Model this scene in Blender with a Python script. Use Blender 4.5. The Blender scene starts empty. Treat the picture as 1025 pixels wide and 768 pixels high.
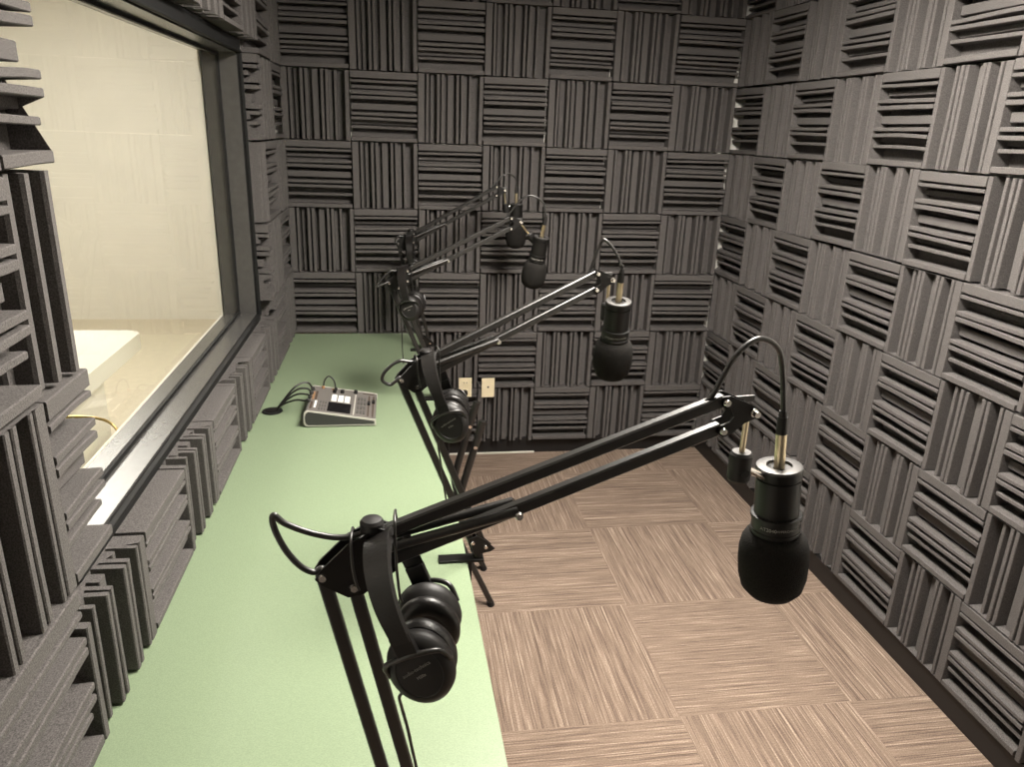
import bpy, bmesh, math, random
from mathutils import Vector, Matrix
random.seed(7)
SC = bpy.context.scene
COL = SC.collection
PI = math.pi
T = 0.3048            # foam panel size
PY = 0.2915           # panel pitch along the side walls
ZB = 0.091            # height of the lowest panel edge
DT = 0.7005           # desk top
XW = 2.164            # front of the right-hand foam
FD = 0.064             # foam depth

# ------------------------------------------------------------------ materials
def nt(name):
    m = bpy.data.materials.new(name); m.use_nodes = True
    n = m.node_tree; n.nodes.clear()
    out = n.nodes.new('ShaderNodeOutputMaterial')
    return m, n, out

def principled(name, col, rough=0.5, metal=0.0, spec=0.5, noise=None, bump=None, sheen=0.0):
    m, n, out = nt(name)
    b = n.nodes.new('ShaderNodeBsdfPrincipled')
    b.inputs['Base Color'].default_value = (*col, 1)
    b.inputs['Roughness'].default_value = rough
    b.inputs['Metallic'].default_value = metal
    b.inputs['Specular IOR Level'].default_value = spec
    b.inputs['Sheen Weight'].default_value = sheen
    n.links.new(b.outputs[0], out.inputs[0])
    tc = n.nodes.new('ShaderNodeTexCoord')
    if noise:
        sc, lo, hi = noise
        t = n.nodes.new('ShaderNodeTexNoise'); t.inputs['Scale'].default_value = sc; t.inputs['Detail'].default_value = 3
        n.links.new(tc.outputs['Object'], t.inputs['Vector'])
        r = n.nodes.new('ShaderNodeValToRGB')
        r.color_ramp.elements[0].position = 0.32; r.color_ramp.elements[1].position = 0.68
        r.color_ramp.elements[0].color = (*[c * lo for c in col], 1)
        r.color_ramp.elements[1].color = (*[c * hi for c in col], 1)
        n.links.new(t.outputs['Fac'], r.inputs[0]); n.links.new(r.outputs[0], b.inputs['Base Color'])
    if bump:
        sc, st = bump
        t = n.nodes.new('ShaderNodeTexNoise'); t.inputs['Scale'].default_value = sc; t.inputs['Detail'].default_value = 2
        n.links.new(tc.outputs['Object'], t.inputs['Vector'])
        bp = n.nodes.new('ShaderNodeBump'); bp.inputs['Strength'].default_value = st; bp.inputs['Distance'].default_value = 0.002
        n.links.new(t.outputs['Fac'], bp.inputs['Height']); n.links.new(bp.outputs[0], b.inputs['Normal'])
    return m

def emission(name, col, st):
    m, n, out = nt(name)
    e = n.nodes.new('ShaderNodeEmission'); e.inputs[0].default_value = (*col, 1); e.inputs[1].default_value = st
    n.links.new(e.outputs[0], out.inputs[0]); return m

M = {}
M['foam'] = principled('charcoal_foam', (0.102, 0.094, 0.091), 0.95, spec=0.15, noise=(420, 0.62, 1.42), bump=(700, 0.4))
M['white_wall'] = principled('white_wall_paint', (0.72, 0.70, 0.65), 0.8, noise=(9, 0.97, 1.02))
M['dark_wall'] = principled('grey_wall_paint', (0.07, 0.066, 0.065), 0.9, noise=(9, 0.97, 1.02))
M['cream_wall'] = principled('cream_wall_paint', (0.77, 0.75, 0.685), 0.85, noise=(5, 0.98, 1.02))
M['ceiling'] = principled('ceiling_board', (0.52, 0.50, 0.47), 0.9, noise=(120, 0.93, 1.04))
M['base'] = principled('black_vinyl_baseboard', (0.012, 0.011, 0.011), 0.45, spec=0.4)
M['trim'] = principled('pale_trim', (0.72, 0.69, 0.62), 0.6)
M['frame'] = principled('dark_anodised_metal', (0.085, 0.082, 0.078), 0.27, metal=0.15, spec=0.8, noise=(40, 0.94, 1.05))
M['gasket'] = principled('black_rubber', (0.010, 0.010, 0.010), 0.6, spec=0.25)
M['green'] = principled('green_laminate', (0.208, 0.266, 0.168), 0.36, spec=0.5, noise=(420, 0.87, 1.13))
M['edge'] = principled('desk_edge', (0.20, 0.31, 0.17), 0.5)
M['black'] = principled('black_satin_metal', (0.012, 0.011, 0.010), 0.33, spec=0.6)
M['plate'] = principled('black_flat_metal', (0.006, 0.0055, 0.005), 0.40, spec=0.32)
M['blackmat'] = principled('black_matt_plastic', (0.009, 0.008, 0.0075), 0.5, spec=0.35)
M['leather'] = principled('black_leatherette', (0.008, 0.007, 0.0065), 0.36, spec=0.4, bump=(300, 0.2))
M['chrome'] = principled('bright_steel', (0.75, 0.72, 0.68), 0.22, metal=1.0)
M['brass'] = principled('pale_brass', (0.80, 0.68, 0.47), 0.28, metal=1.0)
M['windscreen'] = principled('black_foam_windscreen', (0.010, 0.009, 0.008), 0.9, spec=0.15, bump=(600, 0.5), noise=(500, 0.7, 1.3))
M['greyring'] = principled('grey_metal_ring', (0.085, 0.082, 0.08), 0.42, metal=0.6)
M['cable'] = principled('black_rubber_cable', (0.015, 0.014, 0.013), 0.35, spec=0.6)
M['print'] = principled('pale_print', (0.24, 0.23, 0.21), 0.6)
M['almond'] = principled('almond_plastic', (0.90, 0.79, 0.55), 0.4)
M['slot'] = principled('dark_slot', (0.05, 0.03, 0.02), 0.6)
M['mix_face'] = principled('grey_console_face', (0.125, 0.115, 0.106), 0.5, noise=(300, 0.93, 1.06))
M['mix_edge'] = principled('pale_console_edge', (0.46, 0.44, 0.40), 0.4)
M['mix_side'] = principled('dark_console_side', (0.035, 0.034, 0.034), 0.5)
M['screen'] = principled('black_glass_screen', (0.006, 0.006, 0.007), 0.12)
M['white_pad'] = principled('white_pad', (0.85, 0.84, 0.80), 0.45)
M['grey_pad'] = principled('grey_pad', (0.075, 0.07, 0.066), 0.5)
M['orange'] = principled('orange_cap', (0.28, 0.15, 0.07), 0.5)
M['white_table'] = principled('white_tabletop', (0.84, 0.82, 0.75), 0.35)
M['gold'] = principled('gold_metal', (0.80, 0.58, 0.25), 0.3, metal=1.0)
M['dkgreen'] = principled('dark_green_fabric', (0.03, 0.075, 0.04), 0.8)
M['beige_floor'] = principled('beige_floor', (0.62, 0.56, 0.44), 0.6, noise=(20, 0.96, 1.03))
M['lamp'] = emission('lamp_diffuser', (1.0, 0.94, 0.85), 18.5)
M['lamp_far'] = emission('lamp_diffuser_far', (1.0, 0.955, 0.885), 4.9)
M['lampframe'] = principled('white_lamp_frame', (0.8, 0.8, 0.78), 0.4)

# clear glass: mostly see-through with a real Fresnel reflection
m, n, out = nt('clear_glass')
tr = n.nodes.new('ShaderNodeBsdfTransparent'); tr.inputs[0].default_value = (0.985, 0.985, 0.965, 1)
gl = n.nodes.new('ShaderNodeBsdfGlossy'); gl.inputs['Roughness'].default_value = 0.0
fr = n.nodes.new('ShaderNodeFresnel'); fr.inputs[0].default_value = 1.45
mx = n.nodes.new('ShaderNodeMixShader')
ge = n.nodes.new('ShaderNodeNewGeometry')
sb = n.nodes.new('ShaderNodeMath'); sb.operation = 'SUBTRACT'; sb.inputs[0].default_value = 1.0
n.links.new(ge.outputs['Backfacing'], sb.inputs[1])
ml = n.nodes.new('ShaderNodeMath'); ml.operation = 'MULTIPLY'
n.links.new(fr.outputs[0], ml.inputs[0]); n.links.new(sb.outputs[0], ml.inputs[1])
n.links.new(ml.outputs[0], mx.inputs[0]); n.links.new(tr.outputs[0], mx.inputs[1]); n.links.new(gl.outputs[0], mx.inputs[2])
n.links.new(mx.outputs[0], out.inputs[0]); M['glass'] = m

# carpet tiles: checkerboard of streaks running along x and along y
def carpet():
    m, n, out = nt('striped_carpet_tiles')
    L = n.links.new; N = n.nodes.new
    tc = N('ShaderNodeTexCoord'); sep = N('ShaderNodeSeparateXYZ'); L(tc.outputs['Object'], sep.inputs[0])
    def math_(op, a, b=None, v=None):
        q = N('ShaderNodeMath'); q.operation = op
        for i, s in enumerate((a, b)):
            if s is None: continue
            if isinstance(s, (int, float)): q.inputs[i].default_value = s
            else: L(s, q.inputs[i])
        return q.outputs[0]
    S = 0.5694
    tx = math_('DIVIDE', math_('SUBTRACT', sep.outputs[0], 0.770), S)
    ty = math_('DIVIDE', math_('SUBTRACT', sep.outputs[1], -0.2305), S)
    fx = math_('FLOOR', tx); fy = math_('FLOOR', ty)
    par = math_('PINGPONG', math_('ADD', fx, fy), 1.0)       # 0 / 1
    cell = math_('ADD', math_('MULTIPLY', fx, 7.31), math_('MULTIPLY', fy, 3.77))
    def streak(along, across, sl, sa, det):
        c = N('ShaderNodeCombineXYZ')
        L(math_('MULTIPLY', along, sl), c.inputs[0]); L(math_('ADD', math_('MULTIPLY', across, sa), cell), c.inputs[1]); L(cell, c.inputs[2])
        t = N('ShaderNodeTexNoise'); t.inputs['Scale'].default_value = 1.0; t.inputs['Detail'].default_value = det
        t.inputs['Roughness'].default_value = 0.6
        L(c.outputs[0], t.inputs['Vector']); return t.outputs['Fac']
    def both(sl, sa, det):
        a = streak(sep.outputs[0], sep.outputs[1], sl, sa, det); b = streak(sep.outputs[1], sep.outputs[0], sl, sa, det)
        x = N('ShaderNodeMix'); x.data_type = 'FLOAT'; L(par, x.inputs[0]); L(a, x.inputs[2]); L(b, x.inputs[3]); return x.outputs[0]
    f1 = both(2.8, 250.0, 3.0); f2 = both(9.0, 140.0, 2.0)
    g = N('ShaderNodeTexNoise'); g.inputs['Scale'].default_value = 240; g.inputs['Detail'].default_value = 2; L(tc.outputs['Object'], g.inputs['Vector'])
    v = math_('ADD', math_('ADD', math_('MULTIPLY', f1, 0.58), math_('MULTIPLY', f2, 0.22)), math_('MULTIPLY', g.outputs['Fac'], 0.22))
    r = N('ShaderNodeValToRGB'); e = r.color_ramp.elements
    e[0].position = 0.36; e[0].color = (0.095, 0.066, 0.052, 1)
    e[1].position = 0.70; e[1].color = (0.55, 0.45, 0.355, 1)
    for pos, c in ((0.47, (0.185, 0.135, 0.105, 1)), (0.56, (0.27, 0.20, 0.155, 1))):
        k = e.new(pos); k.color = c
    L(v, r.inputs[0])
    b = N('ShaderNodeBsdfPrincipled'); b.inputs['Roughness'].default_value = 0.95; b.inputs['Specular IOR Level'].default_value = 0.15
    L(r.outputs[0], b.inputs['Base Color'])
    bp = N('ShaderNodeBump'); bp.inputs['Strength'].default_value = 0.4; bp.inputs['Distance'].default_value = 0.002
    L(v, bp.inputs['Height']); L(bp.outputs[0], b.inputs['Normal'])
    L(b.outputs[0], out.inputs[0]); return m
M['carpet'] = carpet()

# ------------------------------------------------------------------ helpers
def obj(name, bm, mat, parent=None, smooth=None, loc=None, rot=None):
    bmesh.ops.recalc_face_normals(bm, faces=bm.faces)
    me = bpy.data.meshes.new(name); bm.to_mesh(me); bm.free()
    if smooth is not None:
        me.polygons.foreach_set('use_smooth', [True] * len(me.polygons))
        try: me.set_sharp_from_angle(angle=math.radians(smooth))
        except Exception: pass
    me.materials.append(M[mat])
    o = bpy.data.objects.new(name, me); COL.objects.link(o)
    if parent is not None: o.parent = parent
    if loc: o.location = loc
    if rot: o.rotation_euler = rot
    return o

def tag(o, label, cat, group=None, kind=None):
    o['label'] = label; o['category'] = cat
    if group: o['group'] = group
    if kind: o['kind'] = kind
    return o

def thing(name, label, cat, loc=(0, 0, 0), rot=(0, 0, 0), group=None):
    o = bpy.data.objects.new(name, None); COL.objects.link(o)
    o.empty_display_size = 0.05
    o.location = loc; o.rotation_euler = rot
    return tag(o, label, cat, group)

def struct(name, bm, mat, parent=None):
    o = obj(name, bm, mat, parent)
    if parent is None: o['kind'] = 'structure'
    return o

def bx(bm, lo, hi, bev=0.0):
    a, b = Vector(lo), Vector(hi)
    mtx = Matrix.Translation((a + b) / 2) @ Matrix.Diagonal((*(b - a), 1))
    r = bmesh.ops.create_cube(bm, size=1, matrix=mtx)
    if bev:
        es = {e for v in r['verts'] for e in v.link_edges}
        bmesh.ops.bevel(bm, geom=list(es), offset=bev, segments=2, affect='EDGES', profile=0.6)
    return bm

def box(lo, hi, bev=0.0): return bx(bmesh.new(), lo, hi, bev)

def frame_from(d, hint=(0, 0, 1)):
    d = Vector(d).normalized(); h = Vector(hint)
    if abs(d.dot(h)) > 0.98: h = Vector((1, 0, 0))
    s = d.cross(h).normalized(); u = s.cross(d).normalized()
    return d, s, u

def cyl(bm, p, q, r, r2=None, seg=20, cap=True):
    p, q = Vector(p), Vector(q); d, s, u = frame_from(q - p)
    r2 = r if r2 is None else r2
    A, B = [], []
    for i in range(seg):
        a = 2 * PI * i / seg; o = s * math.cos(a) + u * math.sin(a)
        A.append(bm.verts.new(p + o * r)); B.append(bm.verts.new(q + o * r2))
    for i in range(seg):
        j = (i + 1) % seg; bm.faces.new((A[i], A[j], B[j], B[i]))
    if cap: bm.faces.new(A[::-1]); bm.faces.new(B)
    return bm

def bar(bm, p, q, w, h, bev=0.002, hint=(0, 0, 1)):
    """square-section bar from p to q; w across, h in the hint direction"""
    p, q = Vector(p), Vector(q); d, s, u = frame_from(q - p, hint)
    L = (q - p).length; pts = []
    k = bev
    sec = [(-w/2+k, -h/2), (w/2-k, -h/2), (w/2, -h/2+k), (w/2, h/2-k), (w/2-k, h/2), (-w/2+k, h/2), (-w/2, h/2-k), (-w/2, -h/2+k)]
    A = [bm.verts.new(p + s*a + u*b) for a, b in sec]; B = [bm.verts.new(q + s*a + u*b) for a, b in sec]
    for i in range(8):
        j = (i+1) % 8; bm.faces.new((A[i], A[j], B[j], B[i]))
    bm.faces.new(A[::-1]); bm.faces.new(B); return bm

def catmull(pts, n=8):
    P = [Vector(p) for p in pts]; P = [2*P[0]-P[1]] + P + [2*P[-1]-P[-2]]; out = []
    for i in range(1, len(P)-2):
        a, b, c, d = P[i-1:i+3]
        for k in range(n):
            t = k/n
            out.append(0.5*((2*b)+(c-a)*t+(2*a-5*b+4*c-d)*t*t+(3*b-3*c+d-a)*t**3))
    out.append(P[-2]); return out

def tube(bm, pts, r, seg=10, n=8, smooth=True):
    pts = catmull(pts, n) if smooth else [Vector(p) for p in pts]
    rings = []; up = None
    for i, p in enumerate(pts):
        t = (pts[min(i+1, len(pts)-1)] - pts[max(i-1, 0)])
        if t.length < 1e-9: continue
        t.normalize()
        if up is None: _, s, up = frame_from(t)
        s = t.cross(up)
        if s.length < 1e-6: _, s, up = frame_from(t)
        s.normalize(); up = s.cross(t).normalized()
        rr = r(i/(len(pts)-1)) if callable(r) else r
        rings.append([bm.verts.new(p + (s*math.cos(2*PI*k/seg) + up*math.sin(2*PI*k/seg))*rr) for k in range(seg)])
    for A, B in zip(rings, rings[1:]):
        for k in range(seg):
            j = (k+1) % seg; bm.faces.new((A[k], A[j], B[j], B[k]))
    bm.faces.new(rings[0][::-1]); bm.faces.new(rings[-1]); return bm

def lathe(bm, prof, seg=40, mtx=None):
    """prof: list of (z, r)"""
    rings = []
    for z, r in prof:
        if r < 1e-5: rings.append([bm.verts.new((0, 0, z))])
        else: rings.append([bm.verts.new((r*math.cos(2*PI*i/seg), r*math.sin(2*PI*i/seg), z)) for i in range(seg)])
    for A, B in zip(rings, rings[1:]):
        for i in range(seg):
            j = (i+1) % seg
            if len(A) == 1 and len(B) == 1: continue
            if len(A) == 1: bm.faces.new((A[0], B[j], B[i]))
            elif len(B) == 1: bm.faces.new((A[i], A[j], B[0]))
            else: bm.faces.new((A[i], A[j], B[j], B[i]))
    for R in (rings[0], rings[-1]):
        if len(R) > 2: bm.faces.new(R)
    if mtx is not None:
        vs = [v for R in rings for v in R]
        bmesh.ops.transform(bm, matrix=mtx, verts=vs)
    return bm

def prism(bm, poly, axis, a, b):
    """extrude the 2-D polygon along axis ('x','y','z') from a to b"""
    def P(u, v, w):
        return {'x': (w, u, v), 'y': (u, w, v), 'z': (u, v, w)}[axis]
    A = [bm.verts.new(P(u, v, a)) for u, v in poly]; B = [bm.verts.new(P(u, v, b)) for u, v in poly]
    for i in range(len(poly)):
        j = (i+1) % len(poly); bm.faces.new((A[i], A[j], B[j], B[i]))
    bm.faces.new(A[::-1]); bm.faces.new(B); return bm

def text_bm(s, size):
    cu = bpy.data.curves.new('t', 'FONT'); cu.body = s; cu.size = size; cu.align_x = 'CENTER'; cu.align_y = 'CENTER'
    cu.extrude = size * 0.03; cu.resolution_u = 2
    o = bpy.data.objects.new('t', cu); COL.objects.link(o)
    dg = bpy.context.evaluated_depsgraph_get(); ev = o.evaluated_get(dg)
    me = ev.to_mesh(); bm = bmesh.new(); bm.from_mesh(me); ev.to_mesh_clear()
    bpy.data.objects.remove(o); bpy.data.curves.remove(cu); return bm

# ------------------------------------------------------------------ camera
CAM = dict(c=(0.4950, -3.6606, 1.6885), yaw=0.1626, pit=0.3291, rol=0.0373, f=743.2)
def cam_axes():
    y, p, r = CAM['yaw'], CAM['pit'], CAM['rol']
    w = Vector((math.sin(y)*math.cos(p), math.cos(y)*math.cos(p), -math.sin(p)))
    right = Vector((math.cos(y), -math.sin(y), 0)); up = right.cross(w)
    return right*math.cos(r)+up*math.sin(r), -right*math.sin(r)+up*math.cos(r), w
CR, CU, CW = cam_axes(); CP = Vector(CAM['c'])
cam = bpy.data.cameras.new('camera'); co = bpy.data.objects.new('camera', cam); COL.objects.link(co)
cam.sensor_fit = 'HORIZONTAL'; cam.sensor_width = 36; cam.lens = 36 * CAM['f'] / 1025; cam.clip_start = 0.02
co.matrix_world = Matrix(((CR.x, CU.x, -CW.x, CP.x), (CR.y, CU.y, -CW.y, CP.y), (CR.z, CU.z, -CW.z, CP.z), (0, 0, 0, 1)))
SC.camera = co
def in_view(P, pad=60):
    d = Vector(P) - CP; z = d.dot(CW)
    if z < 0.1: return False
    x = 512.5 + CAM['f']*d.dot(CR)/z; y = 384 - CAM['f']*d.dot(CU)/z
    return -pad < x < 1025+pad and -pad < y < 768+pad

# ------------------------------------------------------------------ room shell
YF, YR, HC = 0.069, -4.45, 2.45         # back wall face, rear wall, ceiling
XL, XR = -0.055, XW + FD + 0.002        # left and right wall faces
WY0, WY1, WZ0, WZ1 = -2.48, -0.665, 0.958, 1.918   # window opening in the left wall
WT = 0.112                               # left wall thickness
struct('floor', box((XL-0.02, YR-0.1, -0.08), (XR+0.1, YF+0.1, 0.0)), 'carpet')
struct('ceiling', box((XL-WT, YR-0.1, HC), (XR+0.1, YF+0.1, HC+0.08)), 'ceiling')
struct('wall_back', box((XL-WT, YF, 0), (XR+0.1, YF+0.1, HC)), 'white_wall')
struct('wall_right', box((XR, YR, 0), (XR+0.1, YF, HC)), 'white_wall')
struct('wall_rear', box((XL-WT, YR-0.1, 0), (XR+0.1, YR, HC)), 'dark_wall')
bm = bmesh.new()
bx(bm, (XL-WT, YR, 0), (XL, YF, WZ0)); bx(bm, (XL-WT, YR, WZ1), (XL, YF, HC))
bx(bm, (XL-WT, YR, WZ0), (XL, WY0, WZ1)); bx(bm, (XL-WT, WY1, WZ0), (XL, YF, WZ1))
struct('wall_left', bm, 'white_wall')
struct('baseboard_back', box((XL, 0.049, 0), (XR, YF, 0.089), 0.002), 'base')
struct('baseboard_right', box((XW+0.014, YR, 0), (XR, 0.048, 0.087), 0.004), 'base')
struct('trim_1', box((0.60, 0.039, 0.0), (1.24, 0.0485, 0.009), 0.002), 'trim')

# window in the left wall
win = bpy.data.objects.new('window_1', None); COL.objects.link(win); win['kind'] = 'structure'
win.location = (XL, WY1, WZ0)
wo = Vector(win.location)
def wb(lo, hi): return tuple(Vector(lo)-wo), tuple(Vector(hi)-wo)
t = 0.006; xg = XL - 0.062
def liner(x0, x1):
    bm = bmesh.new()
    for lo, hi in (((x0, WY0, WZ0), (x1, WY1, WZ0+t)), ((x0, WY0, WZ1-t), (x1, WY1, WZ1)),
                   ((x0, WY1-t, WZ0+t), (x1, WY1, WZ1-t)), ((x0, WY0, WZ0+t), (x1, WY0+t, WZ1-t))):
        bx(bm, *wb(lo, hi))
    return bm
o = obj('window_frame', liner(XL-WT-0.004, XL+0.004), 'frame', win)
bm = bmesh.new()
g = 0.010
for lo, hi in (((xg-0.005, WY0+t, WZ0+t), (xg+0.005, WY1-t, WZ0+t+g)), ((xg-0.005, WY0+t, WZ1-t-g), (xg+0.005, WY1-t, WZ1-t)),
               ((xg-0.005, WY1-t-g, WZ0+t+g), (xg+0.005, WY1-t, WZ1-t-g)), ((xg-0.005, WY0+t, WZ0+t+g), (xg+0.005, WY0+t+g, WZ1-t-g))):
    bx(bm, *wb(lo, hi))
obj('glazing_bead', bm, 'gasket', win)
obj('window_pane', box(*wb((xg-0.003, WY0+t+0.002, WZ0+t+0.002), (xg+0.003, WY1-t-0.002, WZ1-t-0.002))), 'glass', win)
bm = bmesh.new()
fl = 0.026
for lo, hi in (((XL+0.0005, WY0, WZ0-fl), (XL+0.014, WY1+fl, WZ0)), ((XL+0.0005, WY0, WZ1), (XL+0.014, WY1+fl, WZ1+fl+0.016)),
               ((XL+0.0005, WY1, WZ0), (XL+0.014, WY1+fl, WZ1))):
    bx(bm, *wb(lo, hi), 0.003)
for lo, hi in (((XL+0.010, WY0, WZ0-0.004), (XL+0.022, WY1+0.004, WZ0+0.003)), ((XL+0.010, WY0, WZ1-0.003), (XL+0.022, WY1+0.004, WZ1+0.004)),
               ((XL+0.010, WY1-0.003, WZ0+0.003), (XL+0.022, WY1+0.004, WZ1-0.003))):
    bx(bm, *wb(lo, hi), 0.002)
obj('window_flange', bm, 'gasket', win)

# the room beyond the window
BX0, BX1, BY0, BY1 = -3.4, XL-WT-0.012, -4.4, 3.1
struct('floor_beyond', box((BX0-0.1, BY0-0.1, -0.08), (BX1, BY1+0.1, 0)), 'beige_floor')
struct('ceiling_beyond', box((BX0-0.1, BY0-0.1, 2.7), (BX1, BY1+0.1, 2.78)), 'ceiling')
struct('wall_beyond_back', box((BX0-0.1, BY1, 0), (BX1, BY1+0.1, 2.7)), 'cream_wall')
struct('wall_beyond_left', box((BX0-0.1, BY0, 0), (BX0, BY1, 2.7)), 'cream_wall')
struct('wall_beyond_rear', box((BX0-0.1, BY0-0.1, 0), (BX1, BY0, 2.7)), 'cream_wall')
bm = bmesh.new()
bx(bm, (BX1-0.006, YF+0.105, 0), (BX1, BY1, 2.7)); bx(bm, (BX1-0.006, BY0, 0), (BX1, YF+0.105, WZ0)); bx(bm, (BX1-0.006, BY0, WZ1), (BX1, YF+0.105, 2.7))
bx(bm, (BX1-0.006, BY0, WZ0), (BX1, WY0, WZ1)); bx(bm, (BX1-0.006, WY1, WZ0), (BX1, YF+0.105, WZ1))
struct('wall_beyond_right', bm, 'cream_wall')

# ------------------------------------------------------------------ ceiling lamps
def troffer(name, x, y, w, d, z, mat, label, st):
    k = thing(name, label, 'light', (x, y, z), group=None)
    bm = bmesh.new(); e = 0.03
    bx(bm, (-w/2-e, -d/2-e, -0.018), (w/2+e, -d/2, -0.001)); bx(bm, (-w/2-e, d/2, -0.018), (w/2+e, d/2+e, -0.001))
    bx(bm, (-w/2-e, -d/2, -0.018), (-w/2, d/2, -0.001)); bx(bm, (w/2, -d/2, -0.018), (w/2+e, d/2, -0.001))
    obj('lamp_frame', bm, 'lampframe', k)
    obj('diffuser', box((-w/2, -d/2, -0.012), (w/2, d/2, -0.003)), mat, k)
troffer('ceiling_light', 1.2, -2.05, 0.55, 1.10, HC, 'lamp', 'flat rectangular ceiling light panel above the studio carpet', 1)
troffer('ceiling_light', -1.5, 0.9, 0.9, 1.5, 2.7, 'lamp_far', 'flat rectangular ceiling light panel in the cream room beyond the window', 1)

# ------------------------------------------------------------------ foam panels
PROF = [(0.0, .100, .064), (.100, .122, .012), (.122, .160, .064), (.160, .192, .010), (.192, .245, .030), (.245, .285, .012), (.285, .330, .064), (.330, .352, .012),
        (.352, .400, .064), (.400, .455, .008), (.455, .548, .038), (.548, .585, .010), (.585, .628, .064), (.628, .655, .012), (.655, .698, .064), (.698, .755, .028),
        (.755, .780, .010), (.780, .820, .054), (.820, .940, .008), (.940, 1.0, .064)]
CUT = [(0.0, .13, .064), (.13, .42, .013), (.42, .56, .060), (.56, .70, .014), (.70, .84, .050), (.84, 1.0, .020)]
def foam_mesh(name, vertical, seed, amp=1.0, PROF=PROF, c=0.0022, turn=-1):
    rnd = random.Random(seed); S = 0.3015; n = 10
    pts = []                                   # (v from +S/2 downwards, w, strip index)
    for i, (a, b, h) in enumerate(PROF):
        va, vb = S/2 - a*S, S/2 - b*S
        hp = PROF[i-1][2] if i else 0; hn = PROF[i+1][2] if i < len(PROF)-1 else 0
        if h > hp: pts += [(va, h-c, i), (va-c*0.8, h, i)]
        else: pts += [(va, h, i)]
        if h > hn: pts += [(vb+c*0.8, h, i), (vb, h-c, i)]
        else: pts += [(vb, h, i)]
    pts = [(S/2, 0.0, -1)] + pts + [(-S/2, 0.0, -1)]
    wav = {i: (rnd.uniform(-1, 1)*0.0032*amp, rnd.uniform(0.5, 1.4), rnd.uniform(0, 6.28), rnd.uniform(-1, 1)*0.0022*amp) for i in range(len(PROF))}
    for i in (0, len(PROF)-1): wav[i] = tuple(q*0.4 if j in (0, 3) else q for j, q in enumerate(wav[i]))
    # neighbouring points of a fin share the fin's wave; heights carry it
    bm = bmesh.new(); rings = []
    for k in range(n+1):
        u = -S/2 + S*k/n; R = []
        for v, w, i in pts:
            dv = 0.0
            if i >= 0:
                A, fq, ph, tl = wav[i]
                f = max(0.0, (w-0.02)/0.044)
                dv = (A*math.sin(fq*PI*(u/S+0.5)+ph) + tl*(u/S)) * f
                if PROF[i][2] < 0.03: dv = 0
            uu = u
            if k in (0, n) and i >= 0: uu = u*(1-0.006*wav[i][1]*(w/0.064)*(0.5+0.5*math.sin(wav[i][2])))
            R.append(bm.verts.new((uu, v+dv, w)))
        rings.append(R)
    m_ = len(pts)
    for A, B in zip(rings, rings[1:]):
        for j in range(m_):
            q = (j+1) % m_; bm.faces.new((A[j], A[q], B[q], B[j]))
    for R, rev in ((rings[0], False), (rings[-1], True)):
        fc = bm.faces.new(R if not rev else R[::-1])
        bmesh.ops.triangulate(bm, faces=[fc])
    if vertical:
        bmesh.ops.transform(bm, matrix=Matrix.Rotation(turn*PI/2, 4, 'Z'), verts=bm.verts)
    bmesh.ops.recalc_face_normals(bm, faces=bm.faces)
    me = bpy.data.meshes.new(name); bm.to_mesh(me); bm.free(); me.materials.append(M['foam'])
    return me
FM = {False: [foam_mesh('level_ridged_foam', False, s) for s in range(6)], True: [foam_mesh('upright_ridged_foam', True, s+20) for s in range(6)]}
FMB = {False: [foam_mesh('level_ridged_foam_flat', False, s+40, 0.45) for s in range(5)], True: [foam_mesh('upright_ridged_foam_flat', True, s+60, 0.45, turn=1) for s in range(5)]}
FMC = {False: FM[False], True: [foam_mesh('narrow_upright_ridged_foam', True, s+80, 0.8, CUT, 0.006) for s in range(3)]}
ORD = 'zeroth first second third fourth fifth sixth seventh eighth ninth tenth eleventh twelfth thirteenth'.split()
ROT = {'back': Matrix(((1, 0, 0), (0, 0, -1), (0, 1, 0))), 'right': Matrix(((0, 0, -1), (-1, 0, 0), (0, 1, 0))), 'left': Matrix(((0, 0, 1), (1, 0, 0), (0, 1, 0)))}
def panel(side, center, su, sv, vertical, label, group, meshes=FM):
    """su, sv: size of the panel as a share of the full panel across and up"""
    me = random.choice(meshes[vertical])
    o = bpy.data.objects.new('acoustic_foam_panel', me); COL.objects.link(o)
    tilt = Matrix.Rotation(random.uniform(-0.006, 0.006), 3, 'Z')
    R = (ROT[side] @ tilt).to_4x4()
    o.matrix_world = Matrix.Translation(center) @ R @ Matrix.Diagonal((su, sv, 1, 1))
    return tag(o, label, 'acoustic panel', group)
def jit(a=0.0018): return random.uniform(-a, a)
TOPROW = 8
word = {True: 'upright', False: 'level'}
for r in range(TOPROW):
    z = ZB + (r+0.5)*T
    for c in range(1, 8):
        if not in_view(((c-0.5)*T, 0, z)) and r > 6: continue
        if c <= 1 and r < 2: continue                     # behind the desk, out of sight
        v = (c+r) % 2 == 0
        ex = 0.020 if c == 7 else 0.0
        top = min(ZB+(r+1)*T, HC-0.004); zc = (ZB+r*T+top)/2; sv = (top-ZB-r*T)/T*0.995
        panel('back', ((c-0.5)*T+jit()+ex/2, YF-0.0005, zc+jit()), 0.995+ex/T, sv, v,
              f'charcoal foam panel with {word[v]} ridges, back wall, {ORD[r+1]} row from floor, {ORD[c]} column from left',
              'foam panels on the back wall', FMB)
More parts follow.
